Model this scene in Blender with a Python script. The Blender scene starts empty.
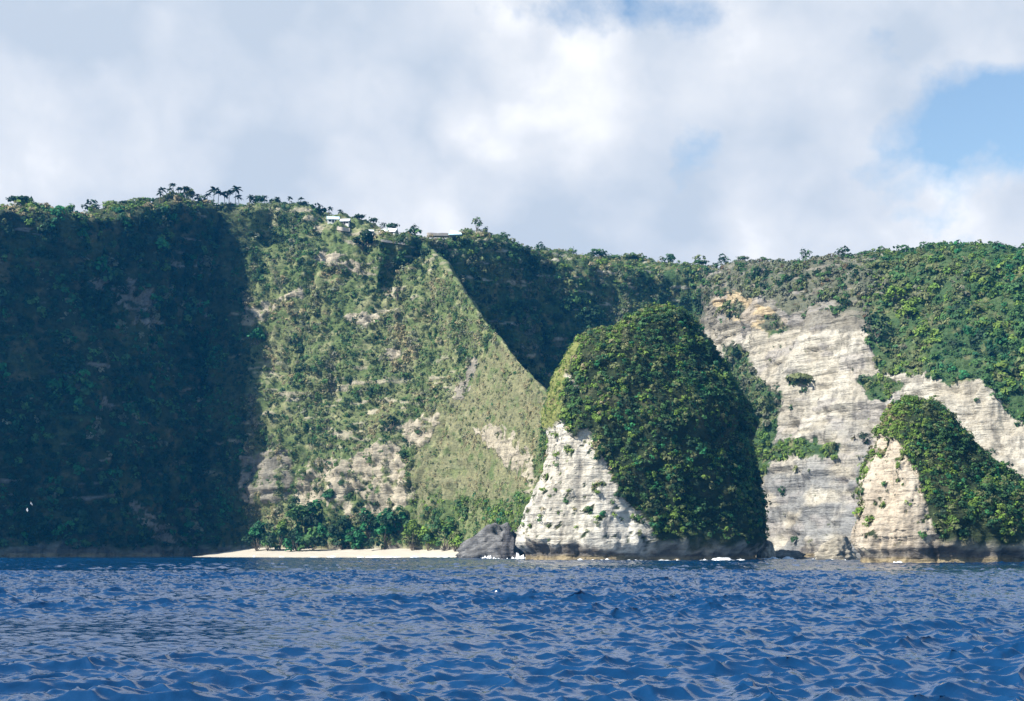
import bpy, math, random
import numpy as np
from mathutils import Vector
from mathutils.bvhtree import BVHTree

random.seed(11)
rng = np.random.default_rng(11)
F = 1400.0          # focal length in pixels of the 1024 px wide frame
HC = 4.0            # eye height above the sea
HZ = 549.0          # horizon row
scene = bpy.context.scene
COL = scene.collection
R = math.radians
SUN_AZ, SUN_EL = 60.0, 42.0     # degrees left of straight behind the viewer; elevation


def P(px, py, D):
    """a real point at distance D on the sight line through a photo pixel"""
    return np.array([(px - 512) / F * D, D, HC + (HZ - py) / F * D])


def proj(p):
    return 512 + F * p[:, 0] / p[:, 1], HZ - F * (p[:, 2] - HC) / p[:, 1]


# ------------------------------------------------------------------ noise
_perm = np.random.default_rng(5).permutation(256)
_perm = np.concatenate([_perm, _perm])
_g = np.random.default_rng(6).normal(size=(256, 3))
_g /= np.linalg.norm(_g, axis=1)[:, None]


def perlin(p):
    i = np.floor(p).astype(np.int64)
    f = p - i
    i &= 255
    u = f * f * f * (f * (f * 6 - 15) + 10)

    def gr(dx, dy, dz):
        h = _perm[_perm[_perm[(i[:, 0] + dx) & 255] + ((i[:, 1] + dy) & 255)] + ((i[:, 2] + dz) & 255)]
        return ((f - np.array([dx, dy, dz])) * _g[h]).sum(1)

    def lp(a, b, t):
        return a + (b - a) * t
    x00 = lp(gr(0, 0, 0), gr(1, 0, 0), u[:, 0])
    x10 = lp(gr(0, 1, 0), gr(1, 1, 0), u[:, 0])
    x01 = lp(gr(0, 0, 1), gr(1, 0, 1), u[:, 0])
    x11 = lp(gr(0, 1, 1), gr(1, 1, 1), u[:, 0])
    return lp(lp(x00, x10, u[:, 1]), lp(x01, x11, u[:, 1]), u[:, 2]) * 1.6


def fbm(p, octv=4, gain=.5):
    s = np.zeros(len(p))
    a = 1.0
    for k in range(octv):
        s += a * perlin(p * (2.03 ** k) + 17.3 * k)
        a *= gain
    return s


def sst(a, b, x):
    t = np.clip((x - a) / (b - a), 0, 1)
    return t * t * (3 - 2 * t)


def inpoly(x, y, poly):
    c = np.zeros(len(x), bool)
    n = len(poly)
    for k in range(n):
        x1, y1 = poly[k]
        x2, y2 = poly[(k + 1) % n]
        if y1 == y2:
            continue
        c ^= ((y1 > y) != (y2 > y)) & (x < (x2 - x1) * (y - y1) / (y2 - y1) + x1)
    return c


# ------------------------------------------------------------------ objects
def mesh_np(name, V, Q, mat, parent=None, smooth=True, attrs=None):
    me = bpy.data.meshes.new(name)
    V = np.asarray(V, np.float32)
    Q = np.asarray(Q, np.int32)
    k = Q.shape[1]
    me.vertices.add(len(V))
    me.vertices.foreach_set('co', V.ravel())
    me.loops.add(Q.size)
    me.loops.foreach_set('vertex_index', Q.ravel())
    me.polygons.add(len(Q))
    me.polygons.foreach_set('loop_start', np.arange(0, Q.size, k, dtype=np.int32))
    try:
        me.polygons.foreach_set('loop_total', np.full(len(Q), k, np.int32))
    except Exception:
        pass
    me.polygons.foreach_set('use_smooth', np.full(len(Q), smooth, bool))
    for nm, (dom, arr) in (attrs or {}).items():
        if arr.ndim == 1:
            a = me.attributes.new(nm, 'FLOAT', dom)
            a.data.foreach_set('value', arr.astype(np.float32))
        else:
            a = me.attributes.new(nm, 'FLOAT_COLOR', dom)
            full = np.ones((len(arr), 4), np.float32)
            full[:, :3] = arr
            a.data.foreach_set('color', full.ravel())
    me.update(calc_edges=True)
    if mat:
        me.materials.append(mat)
    o = bpy.data.objects.new(name, me)
    COL.objects.link(o)
    if parent:
        o.parent = parent
    return o


def tag(o, label=None, cat=None, group=None, kind=None):
    if label:
        o['label'] = label
    if cat:
        o['category'] = cat
    if group:
        o['group'] = group
    if kind:
        o['kind'] = kind
    return o


def empty(name, loc, label, cat, group=None, rz=0.0):
    o = bpy.data.objects.new(name, None)
    COL.objects.link(o)
    o.location = [float(v) for v in loc]
    o.rotation_euler = (0, 0, rz)
    o.empty_display_size = .5
    return tag(o, label, cat, group)


# ------------------------------------------------------------------ materials
class NT:
    def __init__(self, name):
        self.m = bpy.data.materials.new(name)
        self.m.use_nodes = True
        self.t = self.m.node_tree
        self.b = self.t.nodes['Principled BSDF']

    def n(self, typ, **kw):
        nd = self.t.nodes.new(typ)
        for k, v in kw.items():
            if k in nd.inputs.keys() if isinstance(k, str) else False:
                nd.inputs[k].default_value = v
            else:
                setattr(nd, k, v)
        return nd

    def l(self, a, b):
        self.t.links.new(a, b)


def simple(name, col, rough=.8, var=.25, scale=1.5):
    N = NT(name)
    tc = N.n('ShaderNodeTexCoord')
    nz = N.n('ShaderNodeTexNoise')
    nz.inputs['Scale'].default_value = scale
    nz.inputs['Detail'].default_value = 5
    N.l(tc.outputs['Object'], nz.inputs['Vector'])
    mx = N.n('ShaderNodeMix', data_type='RGBA')
    mx.inputs[6].default_value = (*[c * (1 - var) for c in col], 1)
    mx.inputs[7].default_value = (*[min(1, c * (1 + var)) for c in col], 1)
    N.l(nz.outputs['Fac'], mx.inputs[0])
    N.l(mx.outputs[2], N.b.inputs['Base Color'])
    N.b.inputs['Roughness'].default_value = rough
    N.b.inputs['Specular IOR Level'].default_value = .25
    return N.m


def make_cliff_mat():
    N = NT('cliff_surface')
    geo = N.n('ShaderNodeNewGeometry')
    at = N.n('ShaderNodeAttribute', attribute_name='alb')
    vg = N.n('ShaderNodeAttribute', attribute_name='veg')

    def noise(sx, sy, sz, det, rough=.6):
        mp = N.n('ShaderNodeVectorMath', operation='MULTIPLY')
        mp.inputs[1].default_value = (sx, sy, sz)
        N.l(geo.outputs['Position'], mp.inputs[0])
        nz = N.n('ShaderNodeTexNoise')
        nz.inputs['Scale'].default_value = 1
        nz.inputs['Detail'].default_value = det
        nz.inputs['Roughness'].default_value = rough
        N.l(mp.outputs[0], nz.inputs['Vector'])
        return nz.outputs['Fac']

    def ramp(fac, stops):
        r = N.n('ShaderNodeValToRGB')
        els = r.color_ramp.elements
        for k, (p, c) in enumerate(stops):
            e = els[k] if k < 2 else els.new(p)
            e.position = p
            e.color = (*c, 1)
        N.l(fac, r.inputs[0])
        return r.outputs[0]

    def mult(a, b, fac=1.0, blend='MULTIPLY'):
        m = N.n('ShaderNodeMix', data_type='RGBA', blend_type=blend)
        if isinstance(fac, float):
            m.inputs[0].default_value = fac
        else:
            N.l(fac, m.inputs[0])
        N.l(a, m.inputs[6])
        N.l(b, m.inputs[7])
        return m.outputs[2]
    strata = ramp(noise(.045, .045, .75, 9, .74), [(.30, (.58, .56, .54)), (.46, (.95, .94, .92)), (.58, (1.0, .98, .95)), (.72, (.74, .71, .68))])
    stain = ramp(noise(.20, .20, .02, 7, .65), [(.36, (.42, .42, .43)), (.53, (1, 1, 1))])
    fine = ramp(noise(.55, .55, .9, 6, .7), [(.30, (.55, .53, .50)), (.52, (1, 1, 1)), (.75, (1.12, 1.1, 1.06))])
    rock = mult(mult(mult(at.outputs['Color'], strata), stain, .8), fine, .85)
    gr = ramp(noise(.5, .5, .5, 6, .75), [(.28, (.45, .5, .4)), (.5, (1, 1, 1)), (.72, (1.5, 1.4, 1.2))])
    green = mult(at.outputs['Color'], gr)
    col = N.n('ShaderNodeMix', data_type='RGBA')
    N.l(vg.outputs['Fac'], col.inputs[0])
    N.l(rock, col.inputs[6])
    N.l(green, col.inputs[7])
    N.l(col.outputs[2], N.b.inputs['Base Color'])
    N.b.inputs['Roughness'].default_value = .95
    N.b.inputs['Specular IOR Level'].default_value = .1
    bp = N.n('ShaderNodeBump')
    bp.inputs['Strength'].default_value = .9
    bp.inputs['Distance'].default_value = 1.4
    ad = N.n('ShaderNodeMath', operation='ADD')
    N.l(noise(.35, .35, .9, 7, .68), ad.inputs[0])
    iv = N.n('ShaderNodeMath', operation='SUBTRACT')
    iv.inputs[0].default_value = 1
    N.l(vg.outputs['Fac'], iv.inputs[1])
    mm = N.n('ShaderNodeMath', operation='MULTIPLY')
    N.l(noise(.03, .03, .8, 4, .6), mm.inputs[0])
    N.l(iv.outputs[0], mm.inputs[1])
    N.l(mm.outputs[0], ad.inputs[1])
    N.l(ad.outputs[0], bp.inputs['Height'])
    N.l(bp.outputs[0], N.b.inputs['Normal'])
    return N.m


def make_leaf_mat():
    N = NT('foliage')
    at = N.n('ShaderNodeAttribute', attribute_name='tint')
    N.l(at.outputs['Color'], N.b.inputs['Base Color'])
    N.b.inputs['Roughness'].default_value = .65
    N.b.inputs['Specular IOR Level'].default_value = .2
    tr = N.n('ShaderNodeBsdfTranslucent')
    N.l(at.outputs['Color'], tr.inputs['Color'])
    mx = N.n('ShaderNodeMixShader')
    mx.inputs[0].default_value = .28
    N.l(N.b.outputs[0], mx.inputs[1])
    N.l(tr.outputs[0], mx.inputs[2])
    N.l(mx.outputs[0], N.t.nodes['Material Output'].inputs['Surface'])
    return N.m


def make_water_mat():
    N = NT('sea_water')
    N.b.inputs['Base Color'].default_value = (.003, .036, .108, 1)
    N.b.inputs['Roughness'].default_value = .06
    N.b.inputs['IOR'].default_value = 1.5
    geo = N.n('ShaderNodeNewGeometry')
    hs = []
    for sc, det in ((1.6, 4), (6.0, 3)):
        nz = N.n('ShaderNodeTexNoise')
        nz.inputs['Scale'].default_value = sc
        nz.inputs['Detail'].default_value = det
        N.l(geo.outputs['Position'], nz.inputs['Vector'])
        hs.append(nz.outputs['Fac'])
    b1 = N.n('ShaderNodeBump')
    b1.inputs['Strength'].default_value = .5
    b1.inputs['Distance'].default_value = .10
    N.l(hs[0], b1.inputs['Height'])
    b2 = N.n('ShaderNodeBump')
    b2.inputs['Strength'].default_value = .4
    b2.inputs['Distance'].default_value = .025
    N.l(hs[1], b2.inputs['Height'])
    N.l(b1.outputs[0], b2.inputs['Normal'])
    N.l(b2.outputs[0], N.b.inputs['Normal'])
    return N.m


M_CLIFF = make_cliff_mat()
M_LEAF = make_leaf_mat()
M_WATER = make_water_mat()
M_BARK = simple('bark', (.16, .13, .10), .9)
M_SAND = simple('sand', (.52, .47, .39), .95, .08, .3)
M_FOAM = simple('foam', (.85, .88, .9), .7, .06, .8)
M_WALL = simple('plaster', (.72, .70, .66), .8, .08)
M_ROOFW = simple('pale_metal_roof', (.78, .82, .86), .45, .06)
M_ROOFB = simple('bluish_sheet_roof', (.55, .72, .80), .5, .06)
M_DARK = simple('dark_opening', (.03, .03, .035), .5)
M_STONE = simple('earth_bank_stone', (.50, .43, .36), .9, .25, .8)
M_CANVAS = simple('canvas', (.55, .78, .84), .6, .08)
M_BIRD = simple('white_feathers', (.85, .85, .85), .7, .05)
M_GREYROCK = None

# ------------------------------------------------------------------ palettes (leaf albedo)
PAL = {
    'dark':  [(.018, .048, .022), (.024, .062, .028), (.028, .055, .030)],
    'mid':   [(.048, .110, .034), (.060, .128, .038), (.042, .098, .040)],
    'olive': [(.105, .125, .050), (.125, .140, .060), (.090, .115, .045)],
    'grey':  [(.120, .130, .085), (.100, .115, .075), (.140, .140, .095)],
    'lime':  [(.130, .210, .035), (.150, .225, .045), (.105, .185, .035)],
    'tan':   [(.240, .205, .115), (.210, .190, .100), (.270, .225, .130)],
    'emer':  [(.024, .120, .042), (.032, .145, .052), (.028, .100, .044)],
    'rust':  [(.120, .085, .045), (.140, .095, .055), (.105, .090, .040)],
}
PNAMES = list(PAL)
PARR = np.array([np.array(PAL[k]) * {'grey': 1.45, 'olive': 1.4, 'tan': 1.3, 'mid': 1.3, 'emer': 1.25, 'lime': 1.15, 'dark': 1.1, 'rust': 1.2}[k] for k in PNAMES])       # (n,3,3)


def leaves(centers, radii, normals, ncount, pal, size=.34, squash=.85, flat=0.0):
    """leaf-clump faces over many shrubs at once; returns verts, quads, face colours"""
    n = len(centers)
    idx = np.repeat(np.arange(n), ncount)
    m = len(idx)
    d = rng.normal(size=(m, 3))
    d /= np.linalg.norm(d, axis=1)[:, None]
    ax = normals[idx] + np.array([0, 0, .8])
    ax /= np.linalg.norm(ax, axis=1)[:, None]
    dt = (d * ax).sum(1)
    flip = dt < -.15
    d[flip] -= 2 * dt[flip][:, None] * ax[flip]
    rad = rng.uniform(.45, 1.0, m) ** .6
    # lumpy outline: two or three lobes per shrub
    lob = rng.normal(size=(n, 3, 3)) * .38
    which = rng.integers(0, 3, m)
    c = centers[idx] + (d * rad[:, None] * .78 + lob[idx, which]) * radii[idx][:, None] * np.array([1, 1, squash])
    nn = d + normals[idx] * .35 + rng.normal(size=(m, 3)) * .34
    nn[:, 2] += .25 + flat
    nn /= np.linalg.norm(nn, axis=1)[:, None]
    t = np.cross(nn, rng.normal(size=(m, 3)))
    t /= np.linalg.norm(t, axis=1)[:, None]
    b = np.cross(nn, t)
    s = (radii[idx] * size * rng.uniform(.6, 1.25, m))[:, None]
    asp = rng.uniform(.5, 1.0, m)[:, None]
    k1 = rng.uniform(.5, 1.1, m)[:, None]
    bend = nn * s * rng.uniform(-.25, .15, m)[:, None]
    V = np.stack([c - t * s + bend, c - b * s * asp * k1, c + t * s + bend, c + b * s * asp], 1).reshape(-1, 3)
    Q = np.arange(m * 4).reshape(-1, 4)
    sub = rng.integers(0, 3, n)
    base = PARR[pal, sub] * rng.uniform(.75, 1.3, n)[:, None]
    colr = base[idx] * rng.uniform(.72, 1.3, m)[:, None]
    return V, Q, colr


# ------------------------------------------------------------------ gridded terrain
def grid_from_net(net, widths, nu, nv_list):
    """net: (cols, rows, 3) control points -> fine grid, arc-length even across columns"""
    net = np.asarray(net, float)
    nc, nr, _ = net.shape
    mid = net[:, 1:4].mean(1)
    seg = np.linalg.norm(np.diff(mid, axis=0), axis=1) if widths is None else np.asarray(widths, float)
    s = np.concatenate([[0], np.cumsum(seg)])
    u = np.linspace(0, s[-1], nu)
    A = np.empty((nu, nr, 3))
    for r in range(nr):
        for k in range(3):
            A[:, r, k] = np.interp(u, s, net[:, r, k])
    for _ in range(2):
        A[1:-1] = .25 * A[:-2] + .5 * A[1:-1] + .25 * A[2:]
    rows = []
    for r in range(nr - 1):
        t = np.linspace(0, 1, nv_list[r], endpoint=(r == nr - 2))[None, :, None]
        rows.append(A[:, r:r + 1] * (1 - t) + A[:, r + 1:r + 2] * t)
    G = np.concatenate(rows, 1)
    for _ in range(6):
        G[:, 1:-1] = .25 * G[:, :-2] + .5 * G[:, 1:-1] + .25 * G[:, 2:]
    return G


def grid_normals(G):
    du = np.gradient(G, axis=0)
    dv = np.gradient(G, axis=1)
    n = np.cross(du, dv)
    n /= np.maximum(np.linalg.norm(n, axis=2), 1e-9)[:, :, None]
    return n


def grid_quads(nu, nv, wrap=False):
    i = np.arange(nu if wrap else nu - 1)
    j = np.arange(nv - 1)
    I, J = np.meshgrid(i, j, indexing='ij')
    I2 = (I + 1) % nu
    return np.stack([I * nv + J, I2 * nv + J, I2 * nv + J + 1, I * nv + J + 1], -1).reshape(-1, 4)


def displace(G, rough, gully, strata, rockmask=None, amp=1.0):
    n = grid_normals(G)
    p = G.reshape(-1, 3)
    d = rough * fbm(p / 34.0, 5, .5)
    g = fbm(p * np.array([1 / 15., 1 / 15., 1 / 75.]) + 40, 4, .5)
    d += gully * (np.abs(g) * -1.6 + .5)
    st = fbm(p * np.array([1 / 40., 1 / 40., 1 / 3.6]) + 90, 4, .6)
    w = np.ones(len(p)) if rockmask is None else rockmask
    d += strata * np.clip(st, -.7, .7) * w
    d += rough * .22 * fbm(p / 5.0 + 7, 3, .55)
    big = fbm(p * np.array([1 / 40., 1 / 40., 1 / 13.]) + 140, 3)
    d += strata * 1.3 * sst(-.05, .12, big) * w
    d = d * amp
    return (p + n.reshape(-1, 3) * d[:, None]).reshape(G.shape)


class Surf:
    """a displaced grid that plants can be sampled from"""
    def __init__(self, G, wrap=False):
        self.G = G
        self.nu, self.nv = G.shape[:2]
        self.Q = grid_quads(self.nu, self.nv, wrap)
        self.V = G.reshape(-1, 3)
        a, b, c, d = (self.V[self.Q[:, k]] for k in range(4))
        cr = np.cross(c - a, d - b)
        ar = np.linalg.norm(cr, axis=1)
        self.area = ar * .5
        self.fn = cr / np.maximum(ar, 1e-9)[:, None]

    def sample(self, n):
        k = rng.choice(len(self.Q), n, p=self.area / self.area.sum())
        s, t = rng.random((2, n, 1))
        a, b, c, d = (self.V[self.Q[k, j]] for j in range(4))
        return a * (1 - s) * (1 - t) + b * s * (1 - t) + c * s * t + d * (1 - s) * t, self.fn[k]


def wob(p, amp=6.0, sc=9.0):
    return amp * fbm(p / sc, 3), amp * fbm(p / sc + 55, 3)


def polymask(p, polys, amp=5.0, sc=9.0):
    x, y = proj(p)
    a, b = wob(p, amp, sc)
    m = np.zeros(len(p), bool)
    for q in polys:
        m |= inpoly(x + a, y + b, q)
    return m


# ================================================================== cliff west (dark headland)
def colA(px, D, yr, yc):
    D = D - 3.0 * float(np.interp(px, [-520, 95, 214], [0, 1, 0]))
    top = P(px, yr, D - 5)
    zt = top[2]
    ray = np.array([(px - 512) / F, 1.0, 0])
    pt = lambda d, z: np.array([ray[0] * d, d, z])
    return [pt(D + 1, -4), pt(D + 0, zt * .28), pt(D + 2, zt * .62), pt(D + 1, zt * .86), top,
            P(px, yc, D + 24), pt(D + 60, P(px, yc, D + 24)[2] - 1), pt(D + 190, zt - 25)]


netA = [colA(*c) for c in [(-520, 588, 188, 180), (-200, 663, 204, 198), (-60, 702, 208, 202), (0, 719, 211, 206), (40, 731, 218, 209),
                           (80, 741, 222, 212), (115, 755, 217, 209), (150, 767, 213, 205), (162, 778, 207, 201),
                           (178, 787, 206, 200), (197, 799, 209, 203), (214, 813, 209, 204)]]
GA = grid_from_net(netA, None, 420, [50, 65, 50, 45, 20, 16, 16])
GA = displace(GA, 4.5, 2.2, .8)
SA = Surf(GA)

# ================================================================== bay face and spur
netB = []
for (bp, bD, tp, tD, ty, cp, cD, cy) in [
        (178, 806, 184, 820, 209, 184, 845, 204), (244, 780, 244, 812, 206, 262, 845, 202), (300, 752, 300, 815, 212, 300, 845, 207),
        (340, 732, 335, 812, 224, 335, 835, 218), (380, 716, 375, 806, 237, 378, 830, 231), (418, 700, 400, 803, 243, 405, 822, 238),
        (446, 686, 420, 800, 241, 424, 812, 238)]:
    b = P(bp, HZ, bD)
    t = P(tp, ty, tD)
    c = P(cp, cy, cD)
    b0 = b.copy(); b0[2] = -4
    lo = b + (t - b) * np.array([.16, .16, .30]); lo[2] = t[2] * .30
    mi = b + (t - b) * np.array([.50, .50, .5]); mi[2] = t[2] * .64
    hi = b + (t - b) * .8; hi[2] = t[2] * .88
    bk = c + np.array([c[0] / c[1] * 130, 130, -22])
    netB.append([b0, lo, mi, hi, t, c, .5 * c + .5 * bk + np.array([0, 0, 6]), bk])
for (bp, bD, tp, tD, ty) in [(468, 668, 445, 757, 263), (484, 650, 470, 717, 301), (498, 635, 497, 682, 335), (510, 618, 522, 647, 365),
                             (520, 600, 546, 607, 393), (533, 585, 556, 582, 421), (545, 572, 566, 562, 445)]:
    b = P(bp, HZ, bD)
    t = P(tp, ty, tD)
    b0 = b.copy(); b0[2] = -4
    lo = b + (t - b) * .22; lo[2] = t[2] * .30
    mi = b + (t - b) * .56; mi[2] = t[2] * .62
    hi = b + (t - b) * .84; hi[2] = t[2] * .87
    netB.append([b0, lo, mi, hi, t, t + np.array([9, 5, -13.]), t + np.array([26, 12, -t[2] * .6]), t + np.array([40, 18, -t[2] - 4])])
GB = grid_from_net(netB, [30, 30, 32, 32, 34, 28, 40, 46, 40, 36, 38, 28, 22], 430, [60, 75, 60, 45, 22, 18, 18])
BARE_B = [
    [(293, 507), (298, 472), (318, 455), (345, 462), (362, 452), (383, 437), (402, 452), (412, 498), (388, 513), (348, 520), (330, 506)],
    [(342, 318), (360, 311), (382, 317), (380, 326), (350, 324)],
    [(244, 310), (262, 302), (276, 305), (268, 320), (252, 318)],
    [(276, 297), (302, 288), (305, 296), (285, 303)],
    [(312, 255), (330, 250), (362, 262), (360, 272), (330, 268)],
    [(453, 398), (462, 370), (478, 357), (474, 380), (462, 402)],
    [(398, 430), (412, 418), (440, 412), (442, 426), (426, 446), (405, 448)],
    [(470, 428), (500, 424), (520, 440), (536, 462), (535, 482), (516, 476), (492, 452)],
    [(240, 455), (292, 448), (294, 498), (262, 505), (240, 498)],
    [(385, 350), (400, 345), (402, 358), (388, 364)],
]
rmB = polymask(GB.reshape(-1, 3), BARE_B, 5).astype(float)
wB = np.repeat(1 - .65 * sst(.40, .55, np.linspace(0, 1, GB.shape[0])), GB.shape[1])
GB = displace(GB, 5.0, 2.6, 1.2, .12 + rmB, wB)
SB = Surf(GB)


# ================================================================== far bay and pale east cliff
def colC(px, Db, Dm, ym, Dr, yr, Dc, yc):
    ray = (px - 512) / F
    pt = lambda d, z: np.array([ray * d, d, z])
    m = P(px, ym, Dm)
    t = P(px, yr, Dr)
    c = P(px, yc, Dc)
    yr += 5 if px > 760 else 2
    yc += 6 if px > 760 else 3
    return [pt(Db, -4), pt(Db + .35 * (Dm - Db), m[2] * .45), m, .45 * m + .55 * t + np.array([0, -2, 2]), t, c, pt(Dc + 50, c[2] - 1), pt(Dc + 180, c[2] - 25)]


netC = [colC(*c) for c in [
    (380, 782, 783, 400, 779, 240, 800, 238), (425, 800, 802, 400, 797, 241, 815, 238), (470, 819, 821, 400, 815, 238, 835, 237),
    (500, 831, 833, 400, 829, 240, 850, 239), (530, 845, 847, 400, 843, 251, 862, 248), (553, 856, 858, 400, 855, 258, 880, 254),
    (575, 852, 858, 400, 860, 260, 905, 255), (600, 862, 866, 400, 868, 266, 915, 256), (650, 870, 874, 400, 877, 277, 920, 260), (690, 878, 880, 400, 884, 272, 920, 264),
    (706, 858, 866, 330, 872, 270, 915, 264), (722, 815, 830, 310, 846, 280, 890, 265), (760, 738, 772, 303, 800, 270, 840, 264), (800, 700, 742, 316, 772, 270, 812, 264),
    (858, 660, 702, 326, 736, 264, 778, 258), (890, 640, 676, 374, 728, 259, 770, 254), (945, 606, 648, 386, 704, 252, 745, 248),
    (985, 592, 632, 388, 690, 252, 730, 248), (1024, 572, 612, 432, 672, 258, 712, 254), (1100, 545, 585, 446, 640, 264, 680, 260), (1260, 500, 545, 455, 600, 280, 640, 276)]]
WHITE_C = [(703, 312), (716, 298), (738, 292), (748, 300), (762, 297), (790, 313), (830, 310), (866, 322), (868, 345), (880, 371), (890, 378), (905, 371),
           (930, 377), (950, 386), (976, 379), (990, 390), (1006, 410), (1030, 432), (1400, 445), (1400, 590), (690, 590), (700, 400)]
BUSH_C = [[(722, 345), (742, 345), (762, 385), (782, 392), (776, 430), (768, 470), (752, 500), (745, 470), (728, 400)],
          [(772, 442), (800, 437), (842, 447), (838, 458), (800, 456), (772, 460)],
          [(786, 376), (812, 374), (814, 383), (790, 385)],
          [(858, 378), (880, 374), (905, 384), (890, 400), (868, 402)],
          [(724, 300), (745, 303), (742, 318), (726, 318)],
          [(756, 318), (775, 312), (790, 330), (770, 338)]]
GC = grid_from_net(netC, [45, 45, 32, 32, 28, 28, 32, 52, 45, 24, 30, 44, 42, 62, 42, 60, 46, 44, 60, 90], 640, [50, 80, 50, 45, 20, 16, 16])
rmC = polymask(GC.reshape(-1, 3), [WHITE_C], 6).astype(float)
GC = displace(GC, 4.2, 2.0, 1.0, .35 + rmC)
SC = Surf(GC)


# ------------------------------------------------------------------ ground albedo and plant density
def lerp(a, b, t):
    return a + (np.asarray(b) - a) * t[:, None]


def shade_ground(S, rock, veg_cols, rockcol):
    """albedo of bare rock and of soil and dry grass under the plants"""
    p = S.V
    n1 = fbm(p / 22., 4)
    n2 = fbm(p / 8. + 31, 3)
    g = lerp(np.tile(np.array(veg_cols[0]), (len(p), 1)), veg_cols[1], sst(-.2, .5, n1))
    g = lerp(g, veg_cols[2], sst(.15, .6, n2))
    r = lerp(np.tile(np.array(rockcol[0]), (len(p), 1)), rockcol[1], sst(-.3, .5, n1))
    z = p[:, 2] + 3.0 * n2 + 3 * n1
    r = lerp(r, (.17, .155, .14), 1 - sst(2.8, 5.2, z))
    r = lerp(r, (.33, .27, .17), 1 - sst(1.0, 2.0, p[:, 2] + .6 * n2))
    low = 1 - sst(2, 8, z)
    w = np.clip(rock + low, 0, 1)
    return g * (1 - w[:, None]) + r * w[:, None], 1 - w


def plants(S, n, dens, palf, rmin, rmax, nq, name, label=None, parent=None, size=.36, off=.25, rsc=None):
    p, nrm = S.sample(n)
    keep = rng.random(n) < dens(p, nrm)
    p, nrm = p[keep], nrm[keep]
    m = len(p)
    big = rng.random(m) ** 2.2
    r = rmin + (rmax - rmin) * big * (.75 + .5 * sst(-.3, .5, fbm(p / 26. + 3, 2)))
    r *= np.where((nrm[:, 2] > .7) & (parent is None), .6, 1)
    if rsc is not None:
        r *= rsc(p)
    pal = palf(p, nrm)
    cnt = np.maximum(10, (nq * (.6 + .8 * big))).astype(int)
    V, Q, C = leaves(p + nrm * (r * off)[:, None] + np.array([0, 0, 1]) * (r * .2)[:, None], r, nrm, cnt, pal, size)
    if parent is not None:
        V = V - np.array(parent.location)
    o = mesh_np(name, V, Q, M_LEAF, parent, False, {'tint': ('FACE', C)})
    o['kind'] = 'stuff'
    if label:
        tag(o, label, 'shrubs')
    return o


def pick(sc, table):
    """noise score in 0..1 -> palette index by cumulative table [(limit,name)...]"""
    out = np.zeros(len(sc), int)
    done = np.zeros(len(sc), bool)
    for lim, nm in table:
        k = (sc < lim) & ~done
        out[k] = PNAMES.index(nm)
        done |= k
    return out


def score(p, sc, jit=.18, seed=0):
    v = .5 + .75 * fbm(p / sc + seed, 3) + rng.normal(size=len(p)) * jit
    return np.clip(v, 0, .999)


# ---- west headland
SPOT_A = [[(112, 294), (150, 290), (158, 306), (140, 314), (118, 306)], [(84, 280), (130, 282), (134, 291), (95, 290)], [(204, 305), (224, 304), (222, 316), (208, 314)],
          [(168, 262), (202, 260), (200, 267), (176, 268)], [(138, 316), (160, 318), (158, 326), (140, 324)], [(124, 504), (136, 502), (172, 535), (196, 552), (172, 552), (150, 530)],
          [(222, 460), (250, 470), (248, 500), (228, 486)], [(98, 404), (108, 400), (106, 414), (96, 416)]]


def rockA(p):
    m = polymask(p, SPOT_A, 9, 6).astype(float) * sst(-.25, -.05, fbm(p / np.array([6., 6., 3.]) + 2, 3))
    led = fbm(p * np.array([1 / 26., 1 / 26., 1 / 3.4]) + 12, 3)
    return np.clip(m + sst(.55, .7, led) * sst(0, .4, fbm(p / 60. + 4, 2)), 0, 1)


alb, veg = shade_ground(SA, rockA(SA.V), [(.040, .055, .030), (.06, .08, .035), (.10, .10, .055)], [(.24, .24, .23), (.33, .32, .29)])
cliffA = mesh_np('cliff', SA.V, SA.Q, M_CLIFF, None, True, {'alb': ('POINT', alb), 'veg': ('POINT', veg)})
tag(cliffA, kind='structure')

# ---- bay face
TAN_B = [[(440, 400), (468, 395), (482, 352), (500, 345), (552, 395), (540, 440), (520, 500), (440, 500), (415, 520), (410, 470), (425, 420)]]


def rockB(p):
    m = polymask(p, BARE_B, 5).astype(float)
    led = fbm(p * np.array([1 / 20., 1 / 20., 1 / 4.]) + 22, 3)
    x, y = proj(p)
    m = m * sst(-.34, -.14, fbm(p / 7. + 61, 3))
    return np.clip(m * .9 + .7 * (1 - .8 * polymask(p, TAN_B, 6)) * sst(.36, .52, led) * sst(-.25, .3, fbm(p / 50. + 9, 2)) * (p[:, 2] > 25), 0, 1)


alb, veg = shade_ground(SB, rockB(SB.V), [(.11, .15, .06), (.17, .195, .09), (.25, .255, .14)], [(.44, .39, .31), (.56, .50, .40)])
tn = polymask(SB.V, TAN_B, 6).astype(float) * veg
alb = lerp(alb, (.215, .205, .12), tn * .8 * sst(-.6, .1, fbm(SB.V / 6. + 18, 3)))
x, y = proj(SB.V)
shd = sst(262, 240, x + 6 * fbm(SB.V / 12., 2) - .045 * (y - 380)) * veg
alb = lerp(alb, (.045, .06, .032), shd * .85)  # headland shade painted into the ground colour along its shadow edge
gm = (inpoly(x, y, BARE_B[8]) | inpoly(x, y, BARE_B[5])) & (veg < .7)
alb[gm] *= np.array([.62, .64, .68])  # one patch darkened as painted shade, the other simply greyer rock
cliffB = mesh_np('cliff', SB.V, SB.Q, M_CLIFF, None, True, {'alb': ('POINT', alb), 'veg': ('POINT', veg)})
tag(cliffB, kind='structure')


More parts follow.
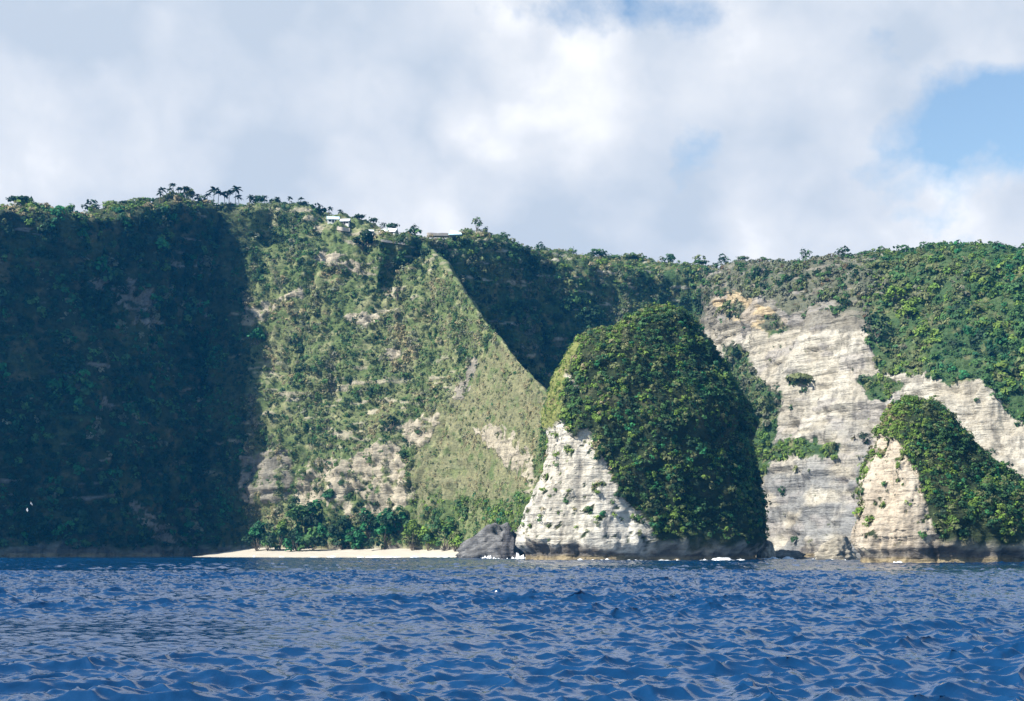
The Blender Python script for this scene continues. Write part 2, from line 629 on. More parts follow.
# ---- far bay and pale cliff
def rockC(p):
    x, y = proj(p)
    m = polymask(p, [WHITE_C], 5, 9).astype(float)
    bush = polymask(p, BUSH_C, 4, 6).astype(float)
    led = fbm(p * np.array([1 / 24., 1 / 24., 1 / 4.]) + 32, 3)
    up = sst(.20, .40, led) * (x > 700) * (x < 885) * (y < 330)
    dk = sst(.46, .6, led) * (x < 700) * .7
    return np.clip(m * (1 - bush) + up * .8 + dk, 0, 1)


alb, veg = shade_ground(SC, rockC(SC.V), [(.055, .10, .042), (.09, .125, .055), (.16, .165, .085)], [(.46, .425, .355), (.57, .54, .47)])
x, y = proj(SC.V)
scr = (x > 700) & (x < 872 + 12 * fbm(SC.V / 15., 2)) & (y < 330)
alb[scr] = alb[scr] * .35 + np.array([.15, .14, .115]) * .65
wy = polymask(SC.V, [[(705, 300), (732, 290), (748, 296), (790, 318), (780, 335), (730, 318)]], 3).astype(float) * (1 - veg)
alb = lerp(alb, (.60, .47, .28), wy * .7)
gy = sst(-.35, .15, fbm(SC.V / np.array([28., 28., 16.]) + 71, 3)) * (1 - veg) * sst(395, 480, y + 14 * fbm(SC.V / 30., 2)) * (x < 870)
alb = lerp(alb, (.27, .28, .29), gy * .85)  # lower cliff greyed: partly grey rock, partly the stack's shade painted in
gy2 = (1 - veg) * sst(.15, .4, fbm(SC.V / np.array([20., 20., 9.]) + 5, 3)) * (x > 690) * (x < 900)
alb = lerp(alb, (.36, .34, .33), gy2 * .6)
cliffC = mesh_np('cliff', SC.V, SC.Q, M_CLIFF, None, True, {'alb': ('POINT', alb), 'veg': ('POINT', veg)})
tag(cliffC, kind='structure')

# ================================================================== scrub on the cliffs
near_front = lambda p: (proj(p)[0] > -260) & (proj(p)[0] < 1260)


def densA(p, n):
    d = (1 - rockA(p)) * (.45 + .55 * sst(-.4, .2, fbm(p / 14., 3)))
    return d * near_front(p) * (p[:, 2] > 5)


plants(SA, 24000, densA, lambda p, n: np.where((n[:, 2] > .45) & (proj(p)[1] < 226), pick(score(p, 18), [(.12, 'mid'), (.45, 'olive'), (.75, 'lime'), (1, 'tan')]),  # crest leaves lightened, sunlight put into their tint
                                              pick(score(p, 16), [(.60, 'dark'), (.78, 'mid'), (.96, 'emer'), (1, 'grey')])),  # darker mix on the face deepens its shade through leaf colour
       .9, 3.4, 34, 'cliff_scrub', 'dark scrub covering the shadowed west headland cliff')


def densB(p, n):
    x, y = proj(p)
    tn = polymask(p, TAN_B, 6)
    d = (1 - rockB(p)) * (.35 + .65 * sst(-.35, .25, fbm(p / 12., 3)))
    d = np.where(tn, d * .55, d)
    back = (x > 424) & ((n[:, 0] > .45) | (y < 238 + (x - 420) * 1.21 + 0 + 5 * fbm(p / 9., 2)) & (x > 428))
    yard = (x > 328) & (x < 411) & (y < 252) & (y > 212 + (x - 330) * .2)
    return d * (p[:, 2] > 6) * ~back * np.where(yard, .08, 1)


def palB(p, n):
    x, y = proj(p)
    tn = polymask(p, TAN_B, 6)
    a = pick(score(p, 17), [(.22, 'dark'), (.44, 'mid'), (.66, 'olive'), (.88, 'grey'), (1, 'tan')])
    hi = pick(score(p, 17), [(.40, 'dark'), (.70, 'mid'), (.90, 'grey'), (1, 'olive')])
    b = pick(score(p, 14), [(.10, 'mid'), (.40, 'olive'), (.62, 'grey'), (1, 'tan')])
    lo = pick(score(p, 14), [(.35, 'mid'), (.6, 'lime'), (.85, 'olive'), (1, 'emer')])
    a = np.where(y + 14 * fbm(p / 20., 2) < 268, hi, a)
    a = np.where(tn, b, a)
    a = np.where(x + 8 * fbm(p / 12., 2) < 248, pick(score(p, 16), [(.6, 'dark'), (.9, 'mid'), (1, 'emer')]), a)  # darker leaf mix beside the headland, its shade put into the tint
    return np.where((y > 492 + 10 * fbm(p / 16., 2)) & (x > 400), lo, a)


plants(SB, 95000, densB, palB, .32, 1.8, 17, 'cliff_scrub', 'sunlit scrub and dry grass on the bay face and its descending ridge', rsc=lambda p: np.where(polymask(p, TAN_B, 6), .62, 1.0))


def densC(p, n):
    x, y = proj(p)
    d = (1 - rockC(p)) * (.45 + .55 * sst(-.35, .2, fbm(p / 13., 3)))
    scr = (x > 700) & (x < 870)
    d = np.where(scr, d * .8, np.where(x >= 870, np.minimum(1, d * 1.3), d))
    return np.clip(d + rockC(p) * .012, 0, 1) * near_front(p) * (p[:, 2] > 7)


def palC(p, n):
    x, y = proj(p)
    w = 12 * fbm(p / 22., 2)
    far = pick(score(p, 18), [(.42, 'dark'), (.75, 'mid'), (.92, 'grey'), (1, 'olive')])
    top = pick(score(p, 14), [(.15, 'mid'), (.5, 'olive'), (.78, 'lime'), (1, 'tan')])
    scr = pick(score(p, 16), [(.12, 'dark'), (.35, 'mid'), (.58, 'olive'), (.92, 'grey'), (1, 'rust')])
    east = pick(score(p, 22), [(.09, 'dark'), (.22, 'emer'), (.60, 'mid'), (.82, 'lime'), (1, 'olive')])
    dry = pick(score(p, 16), [(.3, 'mid'), (.72, 'olive'), (.9, 'lime'), (1, 'grey')])
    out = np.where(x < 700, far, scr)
    isdry = (x > 840) & (y > 275) & (x + w < 960 - (y - 262) * .62)
    out = np.where((x + w > 862), east, out)
    out = np.where((x + w > 862) & (x + 2 * w < 985 - (y - 260) * .9) & (y > 262), dry, out)
    out = np.where((n[:, 2] > .5) & (x < 700), top, out)  # flat far rim painted lighter as a sunlit band of leaves
    bush = polymask(p, BUSH_C, 4, 6)
    out = np.where(bush & (y <= 432) & (x < 790), pick(score(p, 9), [(.22, 'mid'), (.62, 'grey'), (.9, 'olive'), (1, 'dark')]), out)
    out = np.where(bush & (y > 432), pick(score(p, 9), [(.12, 'mid'), (.8, 'lime'), (1, 'olive')]), out)
    return out


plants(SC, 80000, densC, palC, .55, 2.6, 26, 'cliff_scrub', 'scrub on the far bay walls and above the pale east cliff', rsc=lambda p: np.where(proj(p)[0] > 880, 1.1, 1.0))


# ================================================================== sea stacks
def make_stack(name, label, outline, cD, depth, shear, scar, rockcols, nveg, label2, pw=.86, undercut=None, greencols=None, veg_r=(.8, 2.6), strip=None):
    """outline: rows of (py, px_left, px_right, depth factor, centre shift)"""
    o = np.array(outline, float)
    ys = np.concatenate([np.linspace(o[0, 0], o[-1, 0], 190)])
    f = o[::-1]
    L = np.interp(ys, f[:, 0], f[:, 1])
    Rr = np.interp(ys, f[:, 0], f[:, 2])
    dp = np.interp(ys, f[:, 0], f[:, 3])
    nu = 360
    th = np.linspace(0, 2 * np.pi, nu, endpoint=False)
    c, s = np.cos(th), np.sin(th)
    sc_ = np.sign(c) * np.abs(c) ** pw
    ss_ = np.sign(s) * np.abs(s) ** pw
    G = np.zeros((nu, len(ys), 3))
    for j, y in enumerate(ys):
        z = HC + (HZ - y) / F * cD
        if j == 0:
            z = -3
        xl, xr = (L[j] - 512) / F * cD, (Rr[j] - 512) / F * cD
        a = max((xr - xl) / 2 - 1.7 * min(1, max(z - 8, 0) / 25), .6)
        G[:, j, 0] = (xl + xr) / 2 + a * sc_
        G[:, j, 1] = cD + depth * dp[j] * ss_ + shear * a * sc_
        G[:, j, 2] = z
    # close the top
    top = G[:, -1].mean(0)
    cap = np.stack([G[:, -1] * (1 - t) + (top + np.array([0, 0, .6])) * t for t in (.35, .7, .97)], 1)
    G = np.concatenate([G, cap], 1)
    n = grid_normals(np.concatenate([G[-1:], G, G[:1]], 0))[1:-1]
    p = G.reshape(-1, 3)
    front = p[:, 1] < cD + 6
    scm = (polymask(p, scar, 6, 6) & front).astype(float)
    d = 2.6 * fbm(p / 22., 4) + .7 * fbm(p / 5., 3)
    g = fbm(p * np.array([1 / 9., 1 / 9., 1 / 60.]) + 3, 4)
    d += 1.5 * (.4 - 1.5 * np.abs(g)) + 1.5 * fbm(p / 7.5 + 77, 2) * (1 - scm)
    st = fbm(p * np.array([1 / 60., 1 / 60., 1 / 3.2]) + 8, 4, .6)
    crk = fbm(p * np.array([1 / 4., 1 / 4., 1 / 30.]) + 23, 3)
    d += np.clip(st, -.6, .6) * (.25 + .35 * scm) - 1.6 * scm - scm * .6 * sst(.12, .0, np.abs(crk))
    d = d * np.where(p[:, 2] > 8, .75, 1)
    z = p[:, 2]
    d -= 2.2 * np.exp(-((z - 1.5) / 2.6) ** 2)
    G = (p + n.reshape(-1, 3) * d[:, None]).reshape(G.shape)
    G = G[:, :]
    S = Surf(G.copy(), True)
    base = np.array([S.V[:, 0].mean(), cD, 0.0])
    root = empty(name, base, label, 'rock stack')

    def rock(q):
        fr = q[:, 1] < cD + 6
        m = (polymask(q, scar, 6, 6) & fr).astype(float)
        led = fbm(q * np.array([1 / 10., 1 / 10., 1 / 3.]) + 12, 3)
        return m * sst(-.55, -.42, fbm(q / 3.5 + 15, 3))
    alb, veg = shade_ground(S, rock(S.V), greencols or [(.030, .045, .022), (.045, .06, .028), (.07, .075, .04)], rockcols)
    veg = np.clip(veg, 0, 1)
    if strip:
        alb = lerp(alb, (.20, .215, .075), polymask(S.V, strip, 3, 5) * veg)
    rk = mesh_np('rock', S.V - base, S.Q, M_CLIFF, root, True, {'alb': ('POINT', alb), 'veg': ('POINT', veg)})

    def dens(q, nn):
        x, y = proj(q)
        d = (1 - rock(q)) * (.5 + .5 * sst(-.4, .2, fbm(q / 8., 3)))
        low = sst(6, 13, q[:, 2] + 6 * fbm(q / 9., 2))
        over = sst(-.35, .05, nn[:, 2])
        return np.clip(d * low * over + .045 * rock(q) * (q[:, 2] > 8) * sst(.15, .4, fbm(q / 6. + 44, 3)), 0, 1)

    def pal(q, nn):
        x, y = proj(q)
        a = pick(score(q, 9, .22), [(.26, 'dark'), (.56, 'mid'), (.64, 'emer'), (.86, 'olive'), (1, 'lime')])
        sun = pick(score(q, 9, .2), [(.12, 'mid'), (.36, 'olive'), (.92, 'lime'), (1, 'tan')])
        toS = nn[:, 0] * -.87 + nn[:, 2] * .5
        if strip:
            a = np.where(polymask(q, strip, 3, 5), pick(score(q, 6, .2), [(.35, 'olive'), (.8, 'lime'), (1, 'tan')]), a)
        return np.where((toS > .36 + .3 * fbm(q / 9., 2)), sun, a)  # leaves facing the sun get lighter tints, painted sunlight
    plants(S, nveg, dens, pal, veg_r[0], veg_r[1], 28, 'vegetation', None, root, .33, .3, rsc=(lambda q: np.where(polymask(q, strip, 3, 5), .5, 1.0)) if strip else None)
    if label2:
        root.children[-1]['label'] = label2
    return root, S


OUT1 = [  # py, left, right, depth factor
    (563, 518, 758, 1.0), (556, 518, 762, 1.02), (540, 517, 767, 1.03), (512, 521, 767, 1.0), (490, 528, 765, .98), (466, 535, 761, .95),
    (445, 540, 759, .92), (425, 543, 760, .90), (405, 547, 753, .86), (387, 550, 742, .82), (365, 557, 727, .75), (350, 565, 718, .68), (342, 572, 712, .62), (337, 585, 707, .57), (332, 611, 701, .50),
    (326, 621, 696, .44), (320, 631, 689, .36), (313, 639, 678, .24), (309, 646, 669, .14)]
STRIP1 = [[(556, 342), (582, 340), (570, 362), (565, 385), (562, 405), (557, 425), (548, 440), (538, 470), (526, 472), (536, 430), (546, 385)]]
SCAR1 = [[(538, 440), (548, 426), (566, 422), (573, 440), (580, 428), (592, 434), (600, 455), (611, 470), (616, 492), (632, 508), (648, 520), (655, 535), (657, 565), (505, 570), (524, 500), (532, 470)],
         [(566, 375), (574, 376), (574, 388), (566, 392)]]
stack1, S1 = make_stack('sea_stack', 'tall green rock stack with white cliff foot, at the seaward end of the ridge', OUT1, 528, 39, .25,
                        SCAR1, [(.60, .565, .49), (.70, .67, .60)], 28000, None, veg_r=(.4, 1.55), strip=STRIP1)
OUT2 = [(568, 838, 1100, 1.0), (558, 839, 1098, 1.02), (530, 842, 1085, 1.0), (500, 848, 1055, .93), (480, 853, 1018, .85), (465, 858, 1000, .78), (450, 863, 988, .70), (435, 870, 972, .60),
        (420, 878, 955, .48), (410, 885, 942, .36), (406, 892, 930, .25), (403, 899, 918, .14)]
SCAR2 = [[(820, 575), (825, 510), (840, 470), (855, 438), (884, 432), (900, 440), (908, 458), (916, 474), (926, 492), (930, 510), (936, 532), (940, 575)]]
stack2, S2 = make_stack('sea_stack', 'smaller green rock stack with layered tan foot, standing before the pale east cliff', OUT2, 424, 27, .32,
                        SCAR2, [(.52, .45, .36), (.62, .56, .47)], 16000, None, veg_r=(.38, 1.4))


# ================================================================== boulders
def boulder(label, c, rx, ry, rz, seed, col=(.30, .30, .30), cat='boulder', name='boulder', group=None, rug=.30, slant=0.0):
    nu, nv = 70, 40
    th = np.linspace(0, 2 * np.pi, nu, endpoint=False)
    ph = np.linspace(-.5, np.pi / 2 - .02, nv)
    d = np.stack([np.cos(th)[:, None] * np.cos(ph), np.sin(th)[:, None] * np.cos(ph), np.sin(ph)[None, :] * np.ones((nu, 1))], -1)
    p = d.reshape(-1, 3)
    k = 1 + rug * fbm(p * 1.3 + seed, 4) + .10 * fbm(p * np.array([2, 2, 7.]) + seed, 3)
    V = p * k[:, None] * np.array([rx, ry, rz])
    V[:, 2] *= 1 + slant * np.clip(V[:, 0] / rx, -1.2, 1.2)
    # faces outward
    Q = grid_quads(nu, nv, True)
    n2 = fbm((V + np.array(c)) / 4., 3)
    alb = lerp(np.tile(np.array(col), (len(V), 1)), np.array(col) * .65, sst(-.2, .4, n2))
    o = mesh_np(name, V, Q, M_CLIFF, None, True, {'alb': ('POINT', alb), 'veg': ('POINT', np.zeros(len(V)))})
    o.location = [float(v) for v in c]
    tag(o, label, cat, group)
    return o


def at(px, D, z=0.0):
    return np.array([(px - 512) / F * D, D, z])


boulder('big smooth grey rock at the right end of the white beach', at(489, 588), 14, 11, 12.5, 4.4, (.25, .25, .255), rug=.2, slant=.5)
boulder('dark added shape for the shaded hollow between the grey beach rock and the stack', at(513, 575), 5, 6, 12.0, 8.3, (.14, .14, .15))  # dark shape stands for the shade inside the hollow
boulder('pale jagged rock at the right foot of the tall stack', at(766, 548), 3.2, 4, 7.0, 5.5, (.58, .52, .42))
boulder('low tan rock against the left foot of the smaller stack', at(836, 500), 7, 6, 7.0, 1.4, (.50, .46, .38), slant=.2)
boulder('low rock shelf in front of the pale cliff, right of the tall stack', at(785, 556), 9, 6, 3.4, 6.2, (.36, .33, .28), name='boulder')

# ================================================================== beach
nb, mb = 260, 30
xs = np.linspace(186, 492, nb)
front = np.interp(xs, [70, 120, 215, 260, 420, 460, 492], [745, 742, 706, 694, 678, 655, 618])
back = np.interp(xs, [70, 150, 215, 260, 300, 340, 380, 420, 460, 492], [752, 758, 772, 768, 752, 738, 724, 712, 684, 645])
hi = np.interp(xs, [70, 190, 218, 260, 330, 400, 460, 492], [-.5, -.4, 1.6, 4.4, 4.3, 5.0, 4.2, 3.0])
t = np.linspace(-.25, 1.25, mb)
BX = np.zeros((nb, mb, 3))
for j, tt in enumerate(t):
    D = front + (back - front) * tt
    BX[:, j, 0] = (xs - 512) / F * D
    BX[:, j, 1] = D
    BX[:, j, 2] = hi * np.sign(tt) * np.abs(tt) ** .8
BX = BX.reshape(-1, 3)
BX[:, 2] += .25 * fbm(BX / 9., 3)
beach = mesh_np('beach', BX, grid_quads(nb, mb), M_SAND)
tag(beach, kind='structure')
SBE = Surf(BX.reshape(nb, mb, 3))


# ================================================================== sea
def band(seed, size, lmin, lmax, amp, wind, spread, N=512):
    r = np.random.default_rng(seed)
    k = np.fft.fftfreq(N, size / N) * 2 * np.pi
    KX, KY = np.meshgrid(k, k, indexing='ij')
    K = np.hypot(KX, KY)
    K[0, 0] = 1
    lam = 2 * np.pi / K
    ok = (lam >= lmin) & (lam <= lmax)
    cs = (KX * wind[0] + KY * wind[1]) / K
    Sp = ok * K ** -2.0 * (np.abs(cs) ** spread + .06)
    Hk = (r.normal(size=K.shape) + 1j * r.normal(size=K.shape)) * Sp
    h = np.fft.ifft2(Hk).real
    sc_ = amp / h.std()
    dx = np.fft.ifft2(-1j * KX / K * Hk).real
    dy = np.fft.ifft2(-1j * KY / K * Hk).real
    return h * sc_, dx * sc_, dy * sc_, size


def bil(T, x, y, size):
    N = T.shape[0]
    u, v = (x / size * N) % N, (y / size * N) % N
    i, j = np.floor(u).astype(int), np.floor(v).astype(int)
    fu, fv = u - i, v - j
    i %= N
    j %= N
    i2, j2 = (i + 1) % N, (j + 1) % N
    return T[i, j] * (1 - fu) * (1 - fv) + T[i2, j] * fu * (1 - fv) + T[i, j2] * (1 - fu) * fv + T[i2, j2] * fu * fv


rad = np.concatenate([[0.5], np.arange(2, 30, 1.2), np.arange(30, 110, .13), np.arange(110, 260, .33), np.arange(260, 620, 1.1), np.arange(620, 900, 6), np.linspace(900, 1650, 40)])
ang = np.concatenate([np.arange(-180, -60, 3.), np.arange(-60, -30, .2), np.arange(-30, 30, .065), np.arange(30, 60, .2), np.arange(60, 180.1, 3.)])
ang[-1] = 180
RR, AA = np.meshgrid(rad, np.radians(ang), indexing='ij')
X = (RR * np.sin(AA)).ravel()
Y = (RR * np.cos(AA)).ravel()
dr = np.gradient(rad)[:, None] * np.ones_like(RR)
da = (np.gradient(np.radians(ang))[None, :] * RR)
spc = np.maximum(dr, np.minimum(da, 3)).ravel()
h = np.zeros_like(X)
DXs = np.zeros_like(X)
DYs = np.zeros_like(X)
wv = np.array([.30, -.95])
wv /= np.linalg.norm(wv)
for seed, size, l0, l1, amp, sprd, rot in ((1, 23.7, .40, 1.2, .048, .7, .5), (2, 61.3, 1.2, 3.4, .115, .8, -.25), (3, 143.0, 3.4, 9., .125, 1.6, .1), (4, 410., 11., 42., .12, 2.4, -.1)):
    H_, dx_, dy_, sz = band(seed, size, l0, l1, amp, wv, sprd)
    cr, sr = math.cos(rot), math.sin(rot)
    xr, yr = X * cr - Y * sr, X * sr + Y * cr
    w = 1 - sst(l0 * .5, l0 * 1.7, spc)
    h += w * bil(H_, xr, yr, sz)
    a, b = bil(dx_, xr, yr, sz) * w, bil(dy_, xr, yr, sz) * w
    DXs += (a * cr + b * sr) * -1.0
    DYs += (-a * sr + b * cr) * -1.0
gust = .78 + .45 * fbm(np.stack([X / 45., Y / 45., 0 * X], 1), 2)
calm = 1 - .6 * sst(600, 720, RR.ravel())
V = np.stack([X + DXs * gust * calm, Y + DYs * gust * calm, h * gust * calm], 1)
i, j = np.meshgrid(np.arange(len(rad) - 1), np.arange(len(ang) - 1), indexing='ij')
na = len(ang)
Q = np.stack([i * na + j, i * na + j + 1, (i + 1) * na + j + 1, (i + 1) * na + j], -1).reshape(-1, 4)[:, ::-1]
sea = mesh_np('sea', V, Q, M_WATER)
tag(sea, kind='structure')

# ================================================================== surf
SV, SQ = [], []


def foam_strip(px0, px1, D0, D1, width, hgt, seed):
    nu, nv = 140, 9
    px = np.linspace(px0, px1, nu)
    D = np.linspace(D0, D1, nu)
    t = np.linspace(-1, 1, nv)
    base = np.stack([(px - 512) / F * D, D, 0 * D], 1)
    wn = fbm(base / 7. + seed, 3)
    wn2 = fbm(base / 1.8 + seed, 2)
    prof = np.clip(.42 + 1.2 * wn + .7 * wn2, 0.0, 1.3) * np.sin(np.linspace(0, np.pi, nu)) ** .4
    G = np.zeros((nu, nv, 3))
    for k in range(nv):
        G[:, k, 0] = base[:, 0]
        G[:, k, 1] = base[:, 1] + t[k] * width * prof
        G[:, k, 2] = -.25 + (hgt + .4) * (.15 + .75 * prof) * (1 - t[k] ** 2)
    p = G.reshape(-1, 3)
    p[:, 2] += .35 * hgt * fbm(p / 1.6, 3) * np.repeat(prof, nv)
    off = sum(len(v) for v in SV)
    SV.append(p)
    SQ.append(grid_quads(nu, nv) + off)


foam_strip(655, 748, 486, 492, 3, .75, 3)
foam_strip(545, 668, 484, 482, 3, .55, 9)
foam_strip(498, 527, 565, 545, 4, 1.9, 14)
foam_strip(462, 500, 590, 570, 3, 1.3, 21)
foam_strip(752, 800, 536, 540, 3, .9, 27)
foam_strip(798, 850, 540, 470, 3, .6, 33)
foam_strip(888, 934, 398, 397, 2, .7, 39)
foam_strip(860, 890, 398, 396, 2, .4, 42)
foam_strip(300, 462, 686, 655, 3, .55, 51)
foam_strip(228, 300, 706, 690, 3, .45, 57)
surf = mesh_np('surf_foam', np.concatenate(SV), np.concatenate(SQ), M_FOAM)
tag(surf, 'white broken surf along the foot of the rocks and the beach', 'surf', kind='stuff')

# ================================================================== trees
ALLV = []
ALLQ = []
off = 0
for S in (SA, SB, SC, SBE):
    ALLV.append(S.V)
    ALLQ.append(S.Q + off)
    off += len(S.V)
BV = BVHTree.FromPolygons(np.concatenate(ALLV).tolist(), np.concatenate(ALLQ).tolist())


def ground(x, y):
    hit = BV.ray_cast(Vector((x, y, 400)), Vector((0, 0, -1)))
    return hit[0].z if hit[0] else 0.0


def tube(pts, rad, n=7):
    pts = np.asarray(pts, float)
    m = len(pts)
    tg = np.gradient(pts, axis=0)
    tg /= np.linalg.norm(tg, axis=1)[:, None]
    a = np.cross(tg, np.array([.3, 1, .1]))
    a /= np.linalg.norm(a, axis=1)[:, None]
    b = np.cross(tg, a)
    th = np.linspace(0, 2 * np.pi, n, endpoint=False)
    V = pts[:, None] + (a[:, None] * np.cos(th)[None, :, None] + b[:, None] * np.sin(th)[None, :, None]) * np.asarray(rad)[:, None, None]
    i, j = np.meshgrid(np.arange(m - 1), np.arange(n), indexing='ij')
    j2 = (j + 1) % n
    Q = np.stack([i * n + j, (i + 1) * n + j, (i + 1) * n + j2, i * n + j2], -1).reshape(-1, 4)
    return V.reshape(-1, 3), Q


def join(parts):
    V, Q, o = [], [], 0
    for v, q in parts:
        V.append(v)
        Q.append(q + o)
        o += len(v)
    return np.concatenate(V), np.concatenate(Q)


def broadleaf(label, pos, height, width, pal, group=None, trunk=.3, umbrella=False, nq=260, name='tree', sparse=1.0, cat='tree'):
    """trunk with limbs and a crown of leaf clumps gathered in uneven lobes"""
    root = empty(name, pos, label, cat, group)
    hb = height * trunk
    lean = rng.normal(size=2) * height * .04
    main = [(0, 0, -1.5), (lean[0] * .4, lean[1] * .4, hb * .6), (lean[0], lean[1], hb + (height - hb) * .45)]
    parts = [tube(main, [height * .028 + .05, height * .022 + .04, height * .010 + .02])]
    nl = 6 if not umbrella else 7
    lob_c, lob_r = [], []
    for k in range(nl):
        a = k * 2.4 + rng.random() * 1.2
        rr = width * .5 * rng.uniform(.35, .72)
        zz = hb + (height - hb) * (rng.uniform(.16, .78) if not umbrella else rng.uniform(.45, .75))
        c = np.array([lean[0] + math.cos(a) * rr, lean[1] + math.sin(a) * rr, zz])
        lob_c.append(c)
        lob_r.append(width * rng.uniform(.17, .28))
        st = np.array([lean[0] * .7, lean[1] * .7, hb * rng.uniform(.6, 1.0)])
        parts.append(tube([st, st * .45 + c * .55 + np.array([0, 0, -.05 * height]), c], [height * .013 + .03, height * .009 + .02, .03], 5))
    lob_c.append(np.array([lean[0], lean[1], hb + (height - hb) * .75]))
    lob_r.append(width * .27)
    v, q = join(parts)
    mesh_np('trunk', v, q, M_BARK, root)
    lc, lr = np.array(lob_c), np.array(lob_r)
    per = max(8, int(nq * sparse / len(lc)))
    pi = rng.choice(len(pal), len(lc))
    V, Q, C = leaves(lc, lr * 1.25, np.tile([0, 0, .3], (len(lc), 1)), per, np.array([PNAMES.index(pal[k]) for k in pi]), .30, (.62 if umbrella else .95) * min(1.3, (height - hb) / width * 1.15))
    mesh_np('crown', V, Q, M_LEAF, root, False, {'tint': ('FACE', C)})
    return root


def palm(label, pos, height, group):
    root = empty('palm_tree', pos, label, 'palm tree', group)
    lx, ly = rng.normal(size=2) * height * .09
    tk = [(0, 0, -1.5), (lx * .3, ly * .3, height * .4), (lx, ly, height * .86)]
    v, q = tube(tk, [.24, .18, .14])
    mesh_np('trunk', v, q, M_BARK, root)
    parts = []
    cols = []
    top = np.array([lx, ly, height * .86])
    for k in range(17):
        a = k * 2.399 + rng.random() * .4
        el = rng.uniform(-.05, 1.35)
        L = height * rng.uniform(.30, .40)
        s = np.linspace(0, 1, 7)
        rr = L * s * math.cos(el * .8)
        zz = L * (s * math.sin(el) - .65 * s ** 2)
        mid = top + np.stack([np.cos(a) * rr, np.sin(a) * rr, zz], 1)
        side = np.array([-math.sin(a), math.cos(a), 0])
        w = L * .17 * np.sin(np.pi * (s * .86 + .10)) + .03
        lft = mid + side * w[:, None] - np.array([0, 0, .5]) * w[:, None]
        rgt = mid - side * w[:, None] - np.array([0, 0, .5]) * w[:, None]
        V = np.concatenate([lft, mid, rgt])
        Q = []
        for j in range(6):
            Q += [(j, j + 1, 8 + j, 7 + j), (7 + j, 8 + j, 15 + j, 14 + j)]
        parts.append((V, np.array(Q)))
        cols.append(np.tile(np.array([.030, .055, .030]) * rng.uniform(.6, 1.4), (12, 1)))
    v, q = join(parts)
    mesh_np('fronds', v, q, M_LEAF, root, False, {'tint': ('FACE', np.concatenate(cols))})
    return root


def spot(px, D, sink=.3):
    x, y = (px - 512) / F * D, D
    return np.array([x, y, ground(x, y) - sink])


def h_to(pos, ytop):
    return max(1.5, HC + (HZ - ytop) / F * pos[1] - pos[2])


# palms on the headland crest
PALM_WORDS = {
    164: 'short dark palm at the left end of the crest palm row', 174: 'tallest dark palm in the left crest clump',
    178: 'palm leaning beside the tallest one in the left crest clump', 184: 'slim palm in the middle of the left crest clump',
    188: 'palm with narrow crown right of the slim one in the left crest clump', 193: 'low palm at the right edge of the left crest clump',
    207: 'small palm in the gap between the two crest palm clumps', 213: 'tall palm at the left of the right crest clump',
    218: 'short palm below the tall one in the right crest clump', 225: 'bushy palm in the middle of the right crest clump',
    235: 'tall thin palm standing clear at the right of the crest row', 239: 'low palm beside the tall thin one on the crest',
    160: 'lowest palm at the far left end of the crest palms', 169: 'palm between the left end palm and the tallest crest palm',
    181: 'leafy palm squeezed between two tall ones in the left crest clump', 198: 'single low palm right after the left crest clump',
    229: 'thin palm just left of the tall one standing clear', 264: 'upright dark palm on the crest above the upper left bay face',
    277: 'small dark palm half hidden in trees above the bay face', 300: 'dark palm sticking out of the trees left of the wide dark tree',
    249: 'palm on the slope right of the dark headland edge', 290: 'dark palm above the upper left of the sunlit bay face',
    328: 'slim dark palm just left of the white roofed houses', 340: 'dark palm between the two white roofed houses'}
for (px, D, yt) in [(164, 792, 187), (174, 796, 183), (178, 800, 187), (184, 798, 186), (188, 803, 187), (193, 800, 192), (207, 810, 193), (213, 812, 185), (218, 814, 191),
                    (225, 815, 191), (235, 820, 186), (239, 822, 195), (249, 832, 194), (160, 790, 191), (169, 794, 187), (181, 800, 188), (198, 806, 194), (229, 818, 190), (264, 838, 195), (277, 838, 197), (300, 836, 202), (290, 838, 200), (328, 826, 210), (340, 824, 214)]:
    p = spot(px, D)
    palm(PALM_WORDS[px], p, min(14, max(6.8, h_to(p, yt))), 'palms along the cliff top')

